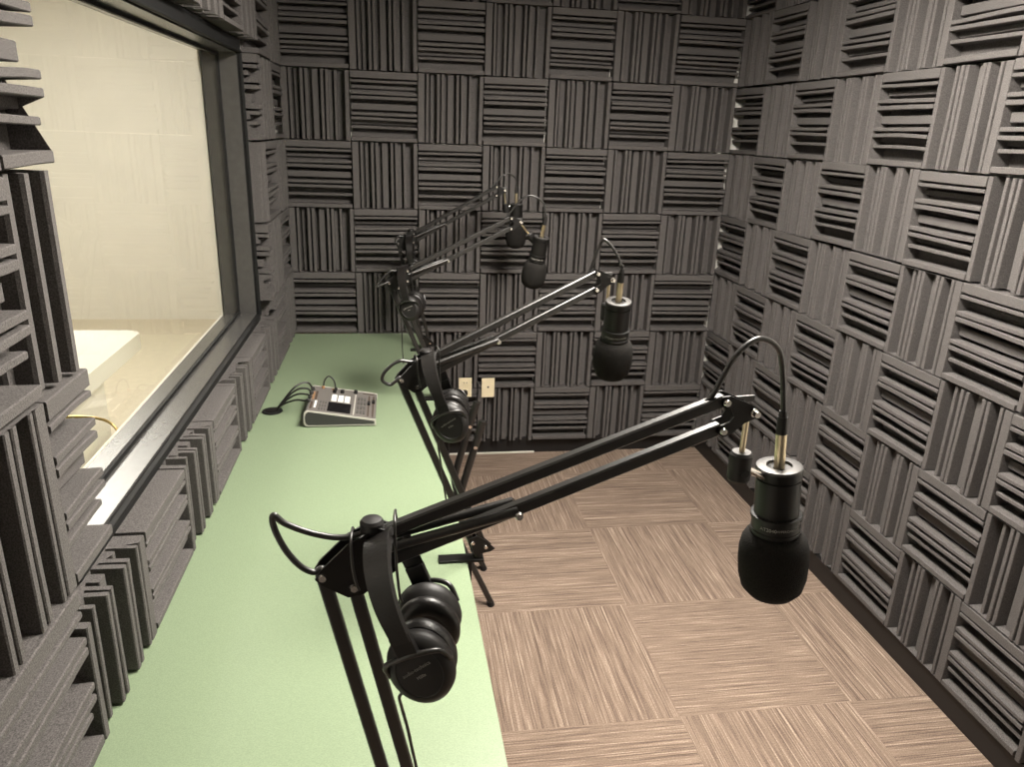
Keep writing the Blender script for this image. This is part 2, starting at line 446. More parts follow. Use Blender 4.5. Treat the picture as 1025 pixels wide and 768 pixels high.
for r in range(TOPROW):
    z = ZB + (r+0.5)*T
    for d in range(1, 12):
        y = 0.0475 - (d-0.5)*PY
        if not in_view((XW, y, z), 130): continue
        v = (d+r) % 2 == 1
        top = min(ZB+(r+1)*T, HC-0.006); zc = (ZB+r*T+top)/2; sv = (top-ZB-r*T)/T*0.992
        panel('right', (XR-0.001, y+jit(), zc+jit(0.003)), PY/T*0.998, sv, v,
              f'charcoal foam panel with {word[v]} ridges, right wall, {ORD[r+1]} row from floor, {ORD[d]} from back corner',
              'foam panels on the right wall')
# left wall: row along the desk, below the window sill
XLs = XL + 0.001
def left(n, y0, y1, z0, z1, v, label, meshes=FM):
    c = (XLs, (y0+y1)/2+jit(0.001), (z0+z1)/2)
    if not in_view((0, (y0+y1)/2, (z0+z1)/2), 150): return
    panel('left', c, (y0-y1)/T*0.985, (z1-z0)/T*0.985, v, label, 'foam panels on the left wall', meshes)
for n in range(1, 13):
    y0, y1 = 0.02-(n-1)*PY, 0.02-n*PY
    v = n % 2 == 1
    full = n <= 2 or n >= 10
    left(n, y0, y1, DT+0.003, ZB+3*T if full else WZ0-fl-0.002, v,
         f'charcoal foam panel with {word[v]} ridges, left wall, in row touching desk, {ORD[n]} from back corner')
for r in range(3, TOPROW):
    z0 = ZB+r*T; z1 = min(z0+T, HC-0.004)
    for n in range(1, 13):
        y0, y1 = 0.02-(n-1)*PY, 0.02-n*PY
        v = (n+r) % 2 == 1
        where = None
        if n <= 2: where = f'right of window, {ORD[r-2]} above desk row, {ORD[n]} from corner'
        elif n == 3 and z0 < WZ1: y1 = WY1+fl+0.003; where = f'narrow strip at right window edge, {ORD[r-2]} above desk row'
        elif n == 9 and z0 < WZ1: y0 = WY0+(0.004 if v else 0.03); where = f'narrow strip at left window edge, {ORD[r-2]} above desk row'
        elif n >= 10: where = f'left of window, {ORD[r-2]} above desk row, {ORD[n]} from back corner'
        elif r >= 6: where = f'above window, {ORD[r-5]} row over it, {ORD[n]} from back corner'
        if where is None: continue
        if 3 <= n <= 9 and r == 6: z0_ = WZ1+fl+0.018
        else: z0_ = z0
        left(n, y0, y1, z0_, z1, v, f'foam panel with {word[v]} ridges, {where}', FMC if 'narrow' in where else FM)

# ------------------------------------------------------------------ desk
def xe(y): return 0.6265 + (-0.2127-y)*0.0155      # right edge of the desk
YN = -2.915
d = thing('desk', 'long green laminate desk running along the left wall under the window', 'desk', (0.3, -1.4, 0))
L0 = Vector((0.3, -1.4, 0))
poly = [(XL+0.003, -0.003), (xe(-0.003), -0.003), (xe(YN), YN), (XL+0.003, YN)]
bm = prism(bmesh.new(), [(a-L0.x, b-L0.y) for a, b in poly], 'z', DT-0.028, DT)
es = [e for e in bm.edges]
bmesh.ops.bevel(bm, geom=es, offset=0.0025, segments=2, affect='EDGES')
obj('desktop', bm, 'green', d)
for y in (-0.25, -1.55, -2.80):
    bm = bmesh.new()
    bx(bm, (-0.26, y+1.4-0.02, 0.0), (-0.22, y+1.4+0.02, DT-0.0285)); bx(bm, (0.16, y+1.4-0.02, DT-0.06), (0.20, y+1.4+0.02, DT-0.0285))
    bar(bm, (-0.24, y+1.4, 0.28), (0.18, y+1.4, DT-0.05), 0.03, 0.03)
    obj('bracket', bm, 'blackmat', d)

# ------------------------------------------------------------------ boom arms, microphones, cables, headphones
def local_tf(B, th):
    return Matrix.Translation(B) @ Matrix.Rotation(th, 4, 'Z')

def make_arm(xb, yb, th, a, e, L1, L2, label, clamp_rot, s0, stud_tilt=0.0):
    th = math.radians(th); a = math.radians(a); e = math.radians(e)
    k = thing('boom_arm', label, 'microphone arm', (xb, yb, DT), (0, 0, th), 'scissor boom arms clamped to the desk')
    Bz = 0.045
    B = Vector((0, 0, Bz)); E = B + Vector((-L1*math.sin(a), 0, L1*math.cos(a))); N = E + Vector((L2*math.cos(e), 0, L2*math.sin(e)))
    P = Vector((0.017, 0, -0.009)); Q = E + Vector((0.05, 0, 0.0315)); S = Vector((0, 0, 0.0185))
    cr = Matrix.Rotation(clamp_rot-th, 4, 'Z')
    # C-clamp: top jaw on the desk, spine outside the edge, lower jaw and screw
    bm = bmesh.new()
    bx(bm, (s0-0.070, -0.016, 0.0), (max(s0+0.009, 0.016), 0.016, 0.007), 0.0015)
    bx(bm, (s0, -0.014, -0.075), (s0+0.009, 0.014, 0.004), 0.001)
    bx(bm, (s0-0.044, -0.014, -0.075), (s0+0.009, 0.014, -0.067), 0.001)
    bmesh.ops.transform(bm, matrix=cr, verts=bm.verts); obj('clamp', bm, 'plate', k)
    bm = bmesh.new(); c0 = s0-0.030
    cyl(bm, (c0, 0, -0.067), (c0, 0, -0.037), 0.004); cyl(bm, (c0, 0, -0.037), (c0, 0, -0.0285), 0.010)
    cyl(bm, (c0, 0, -0.12), (c0, 0, -0.075), 0.0045); bx(bm, (c0-0.018, -0.004, -0.125), (c0+0.018, 0.004, -0.115), 0.002)
    bmesh.ops.transform(bm, matrix=cr, verts=bm.verts); obj('clamp_screw', bm, 'blackmat', k)
    bm = cyl(bmesh.new(), (0, 0, 0.0072), (0, 0, 0.022), 0.011); obj('swivel_post', bm, 'plate', k, 40)
    bm = bmesh.new()
    pl = [(-0.026, 0.020), (-0.006, 0.026), (0.020, 0.006), (0.042, -0.018), (0.030, -0.024), (-0.012, -0.024)]
    for y in (-0.013, 0.010): prism(bm, [(B.x+p, B.z+q) for p, q in pl], 'y', y, y+0.003)
    bx(bm, (-0.014, -0.010, 0.021), (0.014, 0.010, 0.0245)); obj('base_bracket', bm, 'plate', k)
    for s in (-1, 1):
        obj('lower_bar', bar(bmesh.new(), B+P*s, E+P*s, 0.0135, 0.0155), 'black', k)
        obj('upper_bar', bar(bmesh.new(), Q+S*s, N+S*s, 0.0135, 0.0155), 'black', k)
    # elbow plates
    pl = [(-0.025, 0.007), (-0.019, 0.017), (0.012, 0.047), (0.045, 0.064), (0.062, 0.056), (0.064, 0.006), (0.050, -0.002), (0.028, -0.019), (0.010, -0.021), (-0.018, -0.001)]
    bm = bmesh.new()
    for y in (-0.0125, 0.0095): prism(bm, [(E.x+p, E.z+q) for p, q in pl], 'y', y, y+0.003)
    obj('elbow_bracket', bm, 'plate', k)
    kb = Vector((E.x+0.040, 0, E.z+0.053))
    bm = lathe(bmesh.new(), [(0, 0.009), (0.004, 0.0135), (0.013, 0.0135), (0.0165, 0.011), (0.018, 0.004), (0.018, 0)], 24, Matrix.Translation(kb))
    obj('elbow_knob', bm, 'blackmat', k, 35)
    # spring sleeves between the elbow and the lower of the upper bars
    ds = (N-Q).normalized(); land = Q - S + ds*0.165
    for s in (-1, 1):
        p = Q + Vector((0.004, s*0.0125, 0.006)); q = land + Vector((0, s*0.0125, 0.003))
        obj('spring_sleeve', cyl(bmesh.new(), p, q, 0.0058, seg=14), 'black', k, 40)
    # pivot bolts: heads on both faces
    for c, hw in ((B+P, .0145), (B-P, .0145), (E+P, .0140), (E-P, .0140), (Q+S, .0140), (Q-S, .0140), (N+S, .0125), (N-S, .0125), (land, 0.0195)):
        bm = bmesh.new(); cyl(bm, c+Vector((0, -hw, 0)), c+Vector((0, hw, 0)), 0.0025, seg=8)
        for s in (-1, 1):
            cyl(bm, c+Vector((0, s*(hw-0.0015), 0)), c+Vector((0, s*(hw+0.0022), 0)), 0.0052, 0.004, seg=14)
        obj('pivot_bolt', bm, 'chrome', k, 40)
    # end plates with a notch, wing nut, stud and adapter
    pl = [(-0.007, 0.026), (0.004, 0.027), (0.034, 0.014), (0.046, 0.004), (0.044, -0.004), (0.028, -0.010), (0.010, -0.024), (0.000, -0.027), (-0.007, -0.021),
          (-0.004, -0.011), (0.008, -0.007), (0.012, 0.001), (0.008, 0.009), (-0.004, 0.013)]
    bm = bmesh.new()
    for y in (-0.0115, 0.0085): prism(bm, [(N.x+p, N.z+q) for p, q in pl], 'y', y, y+0.003)
    obj('end_bracket', bm, 'plate', k)
    w = N + Vector((0.038, 0, 0.004))
    bm = bmesh.new(); cyl(bm, w+Vector((0, -0.022, 0)), w+Vector((0, 0.016, 0)), 0.004, seg=12); cyl(bm, w+Vector((0, -0.015, 0)), w+Vector((0, -0.0115, 0)), 0.0055, seg=12)
    obj('tilt_bolt', bm, 'chrome', k, 40)
    bm = bmesh.new(); cyl(bm, w+Vector((0, 0.0116, 0)), w+Vector((0, 0.022, 0)), 0.007, 0.006, seg=12)
    bx(bm, tuple(w+Vector((-0.018, 0.014, 0.0035))), tuple(w+Vector((0.018, 0.0185, 0.012))), 0.0018); obj('wing_nut', bm, 'greyring', k)
    st = math.radians(stud_tilt); sd = Vector((math.sin(st), 0, -math.cos(st)))
    bm = cyl(bmesh.new(), w+sd*0.0, w+sd*0.062, 0.0036, seg=14); obj('stud', bm, 'brass', k, 40)
    p = w+sd*0.058
    bm = bmesh.new(); cyl(bm, p, p+sd*0.003, 0.012, 0.0145, seg=24); cyl(bm, p+sd*0.003, p+sd*0.036, 0.0145, seg=24); cyl(bm, p+sd*0.036, p+sd*0.040, 0.0145, 0.012, seg=24)
    obj('adapter', bm, 'blackmat', k, 40)
    bm = cyl(bmesh.new(), p-sd*0.0006, p+sd*0.0004, 0.0118, seg=24); obj('adapter_cap', bm, 'greyring', k, 40)
    h = p+sd*0.024; bm = bmesh.new(); cyl(bm, h+Vector((0, -0.0152, 0)), h+Vector((0, -0.0138, 0)), 0.0055, seg=16); obj('adapter_hole', bm, 'gasket', k)
    # wire hooks over the upper bars near the elbow
    for hx, zt, zb in ((0.016, 0.057, -0.008), (0.064, 0.074, -0.030)):
        c = E + Vector((hx, 0, 0))
        bm = tube(bmesh.new(), [c+Vector((0.006, 0.014, zt-0.022)), c+Vector((0.004, 0.014, zt-0.008)), c+Vector((0.003, 0.006, zt)), c+Vector((0.0, -0.012, zt)), c+Vector((-0.001, -0.021, zt-0.009)),
                                c+Vector((0.0, -0.022, (zt+zb)/2)), c+Vector((0.003, -0.022, zb+0.012)), c+Vector((0.006, -0.020, zb))], 0.0017, 8, 6)
        obj('wire_hook', bm, 'black', k, 60)
    tf = local_tf(Vector((xb, yb, DT)), th)
    return dict(obj=k, tf=tf, B=B, E=E, N=N, Q=Q, S=S, P=P, ds=ds, stud_end=p+sd*0.018)

def make_mic(c, rot, label):
    k = thing('microphone', label, 'microphone', c, rot, 'broadcast microphones with black foam windscreens')
    k.scale = (1.12, 1.12, 1.12)
    ws = [(-.053, 0), (-.0515, .017), (-.046, .0285), (-.036, .0368), (-.020, .0407), (0, .0418), (.016, .0412), (.028, .0386), (.0355, .0345), (.0395, .0295), (.0400, .0270)]
    obj('windscreen', lathe(bmesh.new(), ws, 48), 'windscreen', k, 60)
    obj('band', lathe(bmesh.new(), [(.036, .0262), (.037, .0280), (.043, .0284), (.0435, .0294), (.0455, .0294), (.046, .0282), (.0605, .0282), (.061, .0298), (.0650, .0298), (.066, .0268)], 48), 'plate', k, 30)
    obj('body', lathe(bmesh.new(), [(.0655, .0262), (.1115, .0262), (.112, .0250), (.114, .0250), (.1145, .0268), (.124, .0268)], 48), 'plate', k, 30)
    obj('ring', lathe(bmesh.new(), [(.124, .0268), (.127, .0262), (.1275, .0250), (.1275, .0150), (.122, .0145), (.122, 0)], 48), 'greyring', k, 30)
    for s, sz, z, a0 in (('AT2040', 0.0062, .0535, -2.35), ('HYPERCARDIOID', 0.0042, .0535, -1.45)):
        bm = text_bm(s, sz)
        for v in bm.verts:
            x, y, w = v.co; an = a0 + x/0.0282; r = 0.0284 + w
            v.co = Vector((r*math.cos(an), r*math.sin(an), z+y))
        obj('lettering', bm, 'print', k)
    return k

def make_cable(A, mic, loop, label):
    """plug in the microphone, cord over the arm, slack loop at the elbow, down the lower bar"""
    tf = A['tf']; mw = mic.matrix_basis if False else Matrix.Translation(mic.location) @ mic.rotation_euler.to_matrix().to_4x4()
    base = mw @ Vector((0, 0, 0.1225*1.12)); up = (mw.to_3x3() @ Vector((0, 0, 1))).normalized()
    k = thing('microphone_cable', label, 'cable', base, (0, 0, 0), 'microphone cables')
    q = Vector((0, 0, 0))
    bm = bmesh.new(); cyl(bm, q, up*0.050, 0.0072, seg=20); obj('plug', bm, 'brass', k, 40)
    bm = bmesh.new(); cyl(bm, up*0.0502, up*0.074, 0.0072, 0.0064, seg=20); cyl(bm, up*0.074, up*0.082, 0.0058, 0.0045, seg=20); obj('plug_boot', bm, 'blackmat', k, 40)
    W = lambda p: tf @ Vector(p) - base
    N, E, Q, ds = A['N'], A['E'], A['Q'], A['ds']
    nn = Vector((-ds.z, 0, ds.x))
    topN = N + A['S'] + nn*0.0105
    top = up*0.078
    nw = W(topN - ds*0.012)
    pts = [top, top+up*0.012]
    for x, z, f in loop['arc']:
        y = (base.y+top.y)*(1-f) + (base.y+nw.y)*f
        pts.append(Vector((x, y, z)) - base)
    pts += [nw, W(N + A['S'] - ds*0.030)]
    obj('cord', tube(bmesh.new(), pts, 0.0036, 10, 7), 'cable', k, 60)
    pts = [W(Q + A['S'] + ds*0.03), W(Q + A['S'] + Vector((-0.006, loop.get('y', 0), 0.006)))]
    for x, z in loop['elbow']: pts.append(W(E+Vector((x, loop.get('y', -0.004), z))))
    pts += [W(E-A['P']+Vector((0.002, 0, 0.003))), W(E-A['P']+(A['B']-E)*0.06)]
    obj('cord_loop', tube(bmesh.new(), pts, 0.0036, 10, 7), 'cable', k, 60)
    return k
def L2_of(A): return (A['N']-A['Q']).length

def make_headphones(top, tilt, yaw, label, cup_turn=0.0):
    k = thing('headphones', label, 'headphones', top, (0, 0, 0), 'black headphones hung on the boom arms')
    k.rotation_euler = (Matrix.Rotation(yaw, 3, 'Z') @ Matrix.Rotation(-tilt, 3, 'Y')).to_euler()
    # band: arc in the local yz plane, width along x
    R = 0.066; arc = []
    for i in range(25):
        a = PI*(i/24); arc.append((R*math.cos(a), -R + R*math.sin(a)*1.0))
    pts = [(R*1.0, -0.105), (R, -0.09)] + arc + [(-R, -0.09), (-R, -0.105)]
    def ribbon(pts, w, t, out=0.0, t0=0):
        bm = bmesh.new(); rings = []
        for i, (y, z) in enumerate(pts):
            y0, z0 = pts[max(i-1, 0)]; y1, z1 = pts[min(i+1, len(pts)-1)]
            ty, tz = y1-y0, z1-z0; l = math.hypot(ty, tz); ny, nz = tz/l, -ty/l
            if (ny*y + nz*(z+R)) < 0 and z > -R: ny, nz = -ny, -nz
            if z <= -R and ny*y < 0: ny, nz = -ny, -nz
            f = i/(len(pts)-1); ww = w*(0.72+0.28*math.sin(PI*f))
            sec = [(-ww/2, out), (-ww/2+0.002, out+t), (ww/2-0.002, out+t), (ww/2, out), (ww/2-0.003, out-0.001), (-ww/2+0.003, out-0.001)]
            rings.append([bm.verts.new((x, y+ny*o_, z+nz*o_)) for x, o_ in sec])
        for A_, B_ in zip(rings, rings[1:]):
            for j in range(6):
                q = (j+1) % 6; bm.faces.new((A_[j], A_[q], B_[q], B_[j]))
        bm.faces.new(rings[0]); bm.faces.new(rings[-1][::-1]); return bm
    obj('headband', ribbon(pts[1:-1], 0.033, 0.006), 'leather', k, 50)
    pad = [(0.93*y, z-0.004) for y, z in arc[4:21]]
    obj('headband_pad', ribbon(pad, 0.026, 0.006, -0.005), 'leather', k, 50)
    for s in (-1, 1):
        # slider block and yoke
        bm = bmesh.new(); bx(bm, (-0.0115, s*R-0.005, -0.112), (0.0115, s*R+0.005, -0.080), 0.0015)
        obj('slider', bm, 'plate', k)
        bm = tube(bmesh.new(), [(-0.036, s*0.052, -0.138), (-0.032, s*0.061, -0.118), (-0.012, s*0.0685, -0.109), (0.012, s*0.0685, -0.109), (0.032, s*0.061, -0.118), (0.036, s*0.052, -0.138)], 0.0032, 8, 6)
        obj('yoke', bm, 'black', k, 60)
        c = Vector((0.0, s*0.046, -0.140))
        mt = Matrix.Translation(c) @ Matrix.Rotation(s*math.radians(6)+0, 4, 'X') @ Matrix.Rotation(-s*PI/2, 4, 'X')
        # outer shell (+z of the lathe points outwards)
        prof = [(-0.012, 0.036), (-0.006, 0.041), (0.002, 0.0435), (0.008, 0.042), (0.013, 0.037), (0.016, 0.032), (0.0165, 0.030), (0.0155, 0.029), (0.0160, 0.012), (0.0165, 0)]
        bm = lathe(bmesh.new(), prof, 40, mt @ Matrix.Diagonal((0.87, 1.03, 1, 1))); cup = obj('ear_cup', bm, 'blackmat', k, 35)
        cp = [(-0.014, 0.030), (-0.013, 0.038), (-0.018, 0.0415), (-0.026, 0.0415), (-0.031, 0.037), (-0.032, 0.029), (-0.029, 0.022), (-0.020, 0.020)]
        bm = lathe(bmesh.new(), cp, 40, mt @ Matrix.Diagonal((0.88, 1.04, 1, 1))); obj('ear_pad', bm, 'leather', cup, 50)
        bm = text_bm('audio-technica', 0.0062)
        bmesh.ops.transform(bm, matrix=Matrix.Translation((0, 0.006, 0.0166)), verts=bm.verts)
        b2 = text_bm('M20x', 0.005)
        me = bpy.data.meshes.new('tmp'); bmesh.ops.transform(b2, matrix=Matrix.Translation((0, -0.004, 0.0166)), verts=b2.verts); b2.to_mesh(me); b2.free()
        bm.from_mesh(me); bpy.data.meshes.remove(me)
        # text runs along x, upright along z on the outer face
        face = Matrix.Translation(c) @ Matrix.Rotation(s*math.radians(6), 4, 'X') @ (Matrix(((1, 0, 0, 0), (0, 0, -1, 0), (0, 1, 0, 0), (0, 0, 0, 1))) if s < 0 else Matrix(((-1, 0, 0, 0), (0, 0, 1, 0), (0, 1, 0, 0), (0, 0, 0, 1)))) @ Matrix.Rotation(math.radians(14), 4, 'Z')
        bmesh.ops.transform(bm, matrix=face, verts=bm.verts)
        obj('lettering', bm, 'print', cup)
    bm = tube(bmesh.new(), [(-0.030, -0.046, -0.165), (-0.040, -0.046, -0.172), (-0.046, -0.040, -0.190), (-0.054, -0.034, -0.225), (-0.064, -0.028, -0.262), (-0.073, -0.024, -0.300), (-0.081, -0.022, -0.340)], 0.0020, 8, 7)
    obj('headphone_cord', bm, 'cable', k, 60)
    return k

ARMS = {
 1: dict(xb=0.518, yb=-2.903, th=6.7, a=11.6, e=19.7, L1=0.465, L2=0.494, clamp=-PI/2, s0=0.0135),
 2: dict(xb=0.680, yb=-2.103, th=16.0, a=21.6, e=23.6, L1=0.459, L2=0.487, clamp=0, s0=-0.0225),
 3: dict(xb=0.652, yb=-0.977, th=14.3, a=22.8, e=25.3, L1=0.441, L2=0.491, clamp=0, s0=-0.0120),
 4: dict(xb=0.631, yb=-0.312, th=7.0, a=13.4, e=29.3, L1=0.456, L2=0.485, clamp=0, s0=-0.0015),
}
AL = {1: 'black boom arm nearest the near end of the green desk, holding the largest-looking microphone',
      2: 'black boom arm second along the desk, its clamp visible on the desk edge',
      3: 'black boom arm third along the desk, beyond the mixer',
      4: 'black boom arm fourth along the desk, beside the back wall'}
AR = {}
for i, q in ARMS.items():
    AR[i] = make_arm(q['xb'], q['yb'], q['th'], q['a'], q['e'], q['L1'], q['L2'], AL[i], q['clamp'], q['s0'], {1: 0, 2: 0, 3: 42, 4: 8}[i])
MICS = {1: ((1.005, -2.835, 1.140), (-0.02, -0.085, 0)), 2: ((1.002, -2.03, 1.188), (0.17, -0.03, 0)),
        3: ((1.017, -0.90, 1.176), (0.12, 0.14, 0)), 4: ((1.044, -0.262, 1.231), (0, -0.02, 0))}
ML = {1: 'black microphone with foam windscreen on the closest arm, hanging over the open carpet',
      2: 'black foam-tipped microphone hanging upright from the second arm along the desk',
      3: 'black foam-tipped microphone leaning on the third arm, its brass stud set at an angle',
      4: 'black foam-tipped microphone on the fourth arm, partly hidden behind the leaning one'}
MIC = {}
for i, (c, r) in MICS.items(): MIC[i] = make_mic(c, r, ML[i])
LOOPS = {
 1: dict(arc=[(0.972, 1.425, .1), (0.955, 1.450, .35), (0.927, 1.459, .55), (0.900, 1.441, .75), (0.884, 1.415, .92)],
         elbow=[(0.010, 0.052), (-0.022, 0.060), (-0.052, 0.076), (-0.064, 0.088), (-0.064, 0.072), (-0.054, 0.044), (-0.040, 0.022), (-0.026, 0.012)]),
 2: dict(arc=[(0.996, 1.405, .1), (0.988, 1.428, .3), (0.975, 1.448, .5), (0.957, 1.464, .75), (0.948, 1.447, .9)], elbow=[(0.010, 0.046), (-0.020, 0.050), (-0.048, 0.032), (-0.056, 0.012), (-0.040, 0.000), (-0.028, 0.006)]),
 3: dict(arc=[(1.046, 1.400, .1), (1.035, 1.440, .3), (0.990, 1.464, .55), (0.948, 1.443, .8), (0.922, 1.410, .95)], elbow=[(0.010, 0.050), (-0.010, 0.050), (-0.040, 0.024), (-0.058, -0.002), (-0.045, 0.002), (-0.026, 0.008)]),
 4: dict(arc=[(1.042, 1.460, .1), (1.030, 1.488, .3), (1.000, 1.503, .55), (0.968, 1.490, .8), (0.951, 1.470, .95)], elbow=[(0.010, 0.040), (-0.015, 0.040), (-0.030, 0.020), (-0.026, 0.008)]),
}
CL = {1: 'black cable from the closest microphone, looped at the nearest arm', 2: 'black cable from the second microphone, looped at the second arm elbow',
      3: 'black cable from the tilted third microphone along its arm', 4: 'black cable from the microphone beside the back wall along its arm'}
for i in ARMS:
    A = AR[i]; mo = MIC[i]
    mw = Matrix.Translation(mo.location) @ mo.rotation_euler.to_matrix().to_4x4() @ Matrix.Diagonal((1.12, 1.12, 1.12, 1))
    a = mw.inverted() @ (A['tf'] @ A['stud_end']); b = Vector((0, 0, 0.118)); dr = (a-b); dr.z = 0; b += dr.normalized()*0.024
    bm = cyl(bmesh.new(), b, a, 0.0042, seg=12)
    obj('mount_pin', bm, 'chrome', mo, 40)
for i in ARMS: make_cable(AR[i], MIC[i], LOOPS[i], CL[i])
HP = {1: ((0.473, -2.924, 1.253), 0.38, -0.15), 2: ((0.562, -2.153, 1.230), 0.36, -0.12), 3: ((0.523, -1.025, 1.216), 0.24, -0.25), 4: ((0.558, -0.330, 1.228), 0.12, -0.1)}
HL = {1: 'black closed headphones hung on the closest boom arm, lettered cup facing out', 2: 'black headphones hung on the second boom arm over the desk edge',
      3: 'black headphones hung on the third boom arm beyond the mixer', 4: 'black headphones hung on the boom arm beside the back wall'}
for i, (c, tl, yw) in HP.items(): make_headphones(c, tl, yw, HL[i])

# ------------------------------------------------------------------ mixing console
MX = Vector((0.30, -1.1, DT))
k = thing('podcast_mixer', 'grey podcast mixing console with black screen and white pads on green desk', 'audio mixer', MX)
xa, xb_, ya, yb_ = -0.121, 0.121, -0.134, 0.134
hr, hf = 0.062, 0.024
def side(y0, y1, ins, mat, nm):
    bm = bmesh.new(); h0, h1 = hr-ins, hf-ins
    pl = [(xa+ins+0.010, 0.004+ins), (xb_-ins, 0.004+ins), (xb_-ins, h1), (xa+ins+0.012, h0), (xa+ins+0.003, h0-0.006), (xa+ins, h0-0.018), (xa+ins, 0.018+ins), (xa+ins+0.003, 0.009+ins)]
    prism(bm, pl, 'y', y0, y1); return obj(nm, bm, mat, k)
side(ya+0.004, yb_-0.004, 0.002, 'mix_face', 'housing')
for y0, y1 in ((ya, ya+0.005), (yb_-0.005, yb_)): side(y0, y1, 0.0, 'mix_edge', 'end_rim')
for y0, y1 in ((ya-0.001, ya+0.003), (yb_-0.003, yb_+0.001)): side(y0, y1, 0.005, 'mix_side', 'end_panel')
bm = bmesh.new()
for x in (xa+0.03, xb_-0.02):
    for y in (ya+0.02, yb_-0.02): cyl(bm, (x, y, 0), (x, y, 0.0065), 0.008)
obj('foot', bm, 'blackmat', k)
sl = math.atan2(hr-hf, xb_-xa-0.012)
def onface(u, v, dz=0.0):
    x = (xa+0.012) + (xb_-xa-0.012)*u; z = hr + (hf-hr)*u - 0.002
    return Vector((x + math.sin(sl)*dz, ya+0.006 + (yb_-ya-0.012)*v, z + math.cos(sl)*dz))
def pad(u0, u1, v0, v1, h, mat, nm, bev=0.001):
    bm = bmesh.new(); A = onface((u0+u1)/2, (v0+v1)/2); L = (xb_-xa-0.012)/math.cos(sl)
    bx(bm, (-(u1-u0)*L/2, -(v1-v0)*0.256/2, -0.002), ((u1-u0)*L/2, (v1-v0)*0.256/2, h), bev)
    bmesh.ops.transform(bm, matrix=Matrix.Translation(A) @ Matrix.Rotation(sl, 4, 'Y'), verts=bm.verts); return obj(nm, bm, mat, k)
pad(.275, .615, .08, .43, 0.0008, 'screen', 'screen', 0)
for u in (.305, .405, .505): pad(u, u+.080, .48, .72, 0.003, 'white_pad', 'white_pad')
pad(.655, .672, .06, .86, 0.0008, 'mix_edge', 'divider', 0)
for u in (.865, .935): pad(u, u+.022, .08, .88, 0.0006, 'slot', 'fader_slot', 0)
for u, v in ((.855, .50), (.925, .58)): pad(u, u+.042, v, v+.09, 0.007, 'gasket', 'fader_knob')
for a in range(4):
    for b in range(3): pad(.70+b*.048, .70+b*.048+.034, .14+a*.17, .14+a*.17+.11, 0.002, 'grey_pad', 'button')
for b in range(3):
    for a in range(3): pad(.145+b*.04, .145+b*.04+.026, .10+a*.13, .10+a*.13+.075, 0.002, 'grey_pad', 'button')
for u0, v0, v1, mt_ in ((.02, .10, .36, 'slot'), (.075, .15, .42, 'white_pad'), (.06, .45, .80, 'slot'), (.02, .45, .75, 'orange')):
    pad(u0, u0+.03, v0, v1, 0.001, mt_, 'channel_strip', 0)
def knob(u, v, r, h, mat, nm):
    p, q = onface(u, v, -0.001), onface(u, v, h); bm = cyl(bmesh.new(), p, q, r, r*0.85, seg=18); obj(nm, bm, mat, k, 40)
for u, v in ((.33, .84), (.45, .86), (.655, .92)): knob(u, v, 0.0075, 0.012, 'gasket', 'knob')
knob(.30, .93, 0.004, 0.006, 'orange', 'knob')
pad(.77, .95, .935, .965, 0.0006, 'slot', 'printed_strip', 0)

# cable grommet and the leads running to the console's rear
G = Vector((0.052, -1.075, DT))
k = thing('cable_grommet', 'black oval cable grommet set in the green desk beside left foam panels', 'grommet', G)
bm = lathe(bmesh.new(), [(0.0, 0.030), (0.002, 0.036), (0.005, 0.035), (0.007, 0.029), (0.006, 0.024), (0.006, 0)], 32, Matrix.Diagonal((1.0, 1.0, 1, 1)))
obj('collar', bm, 'gasket', k, 40)
bm = lathe(bmesh.new(), [(0.0062, 0.0), (0.0062, 0.022), (0.0085, 0.022), (0.0095, 0.018), (0.0095, 0)], 28, Matrix.Translation((-0.002, 0, 0))); obj('cap', bm, 'blackmat', k, 40)
ends = [((0.188, -1.135, .050), .062, 'lowest of the bundle, nearest the camera'), ((0.187, -1.095, .053), .072, 'second lowest of the bundle'),
        ((0.187, -1.055, .056), .080, 'second highest of the bundle'), ((0.188, -1.015, .058), .088, 'highest arc of the bundle')]
for i, ((x, y, z), h, which) in enumerate(ends):
    k = thing('audio_lead', f'black lead arching from desk grommet to mixer rear, {which}', 'cable', (G.x+0.018, G.y-0.009+0.006*i, DT), group='leads from the grommet to the mixer')
    o = Vector(k.location); e = Vector((x, y, DT+z)) - o
    pts = [(0.0, 0, 0.010), (0.014, 0.004*i-.004, 0.028), (e.x*0.42, e.y*0.45, h*0.80), (e.x*0.66, e.y*0.80, h*1.0), (e.x*0.88, e.y*0.97, h*1.0), (e.x-0.003, e.y, e.z+0.016), (e.x+0.002, e.y, e.z+0.004)]
    obj('cord', tube(bmesh.new(), pts, 0.0036, 8, 8), 'cable', k, 60)
    bm = cyl(bmesh.new(), e+Vector((0.001, 0, 0.012)), e+Vector((0.006, 0, -0.010)), 0.0075, seg=14); obj('plug', bm, 'greyring', k, 40)
k = thing('headphone_lead', 'short black lead looping over the top rear corner of the mixer', 'cable', (0.225, -0.985, DT+0.05))
bm = tube(bmesh.new(), [(0, 0, 0.002), (0.004, 0.012, 0.03), (0.02, 0.02, 0.045), (0.038, 0.014, 0.03), (0.045, 0.004, 0.000)], 0.0028, 8, 8); obj('cord', bm, 'cable', k, 60)
bm = cyl(bmesh.new(), (0, 0, -0.003), (0, 0.001, 0.014), 0.0055, seg=14); obj('plug', bm, 'orange', k, 40)
bm = cyl(bmesh.new(), (0.045, 0.004, -0.012), (0.045, 0.004, 0.004), 0.0055, seg=14); obj('plug', bm, 'gasket', k, 40)

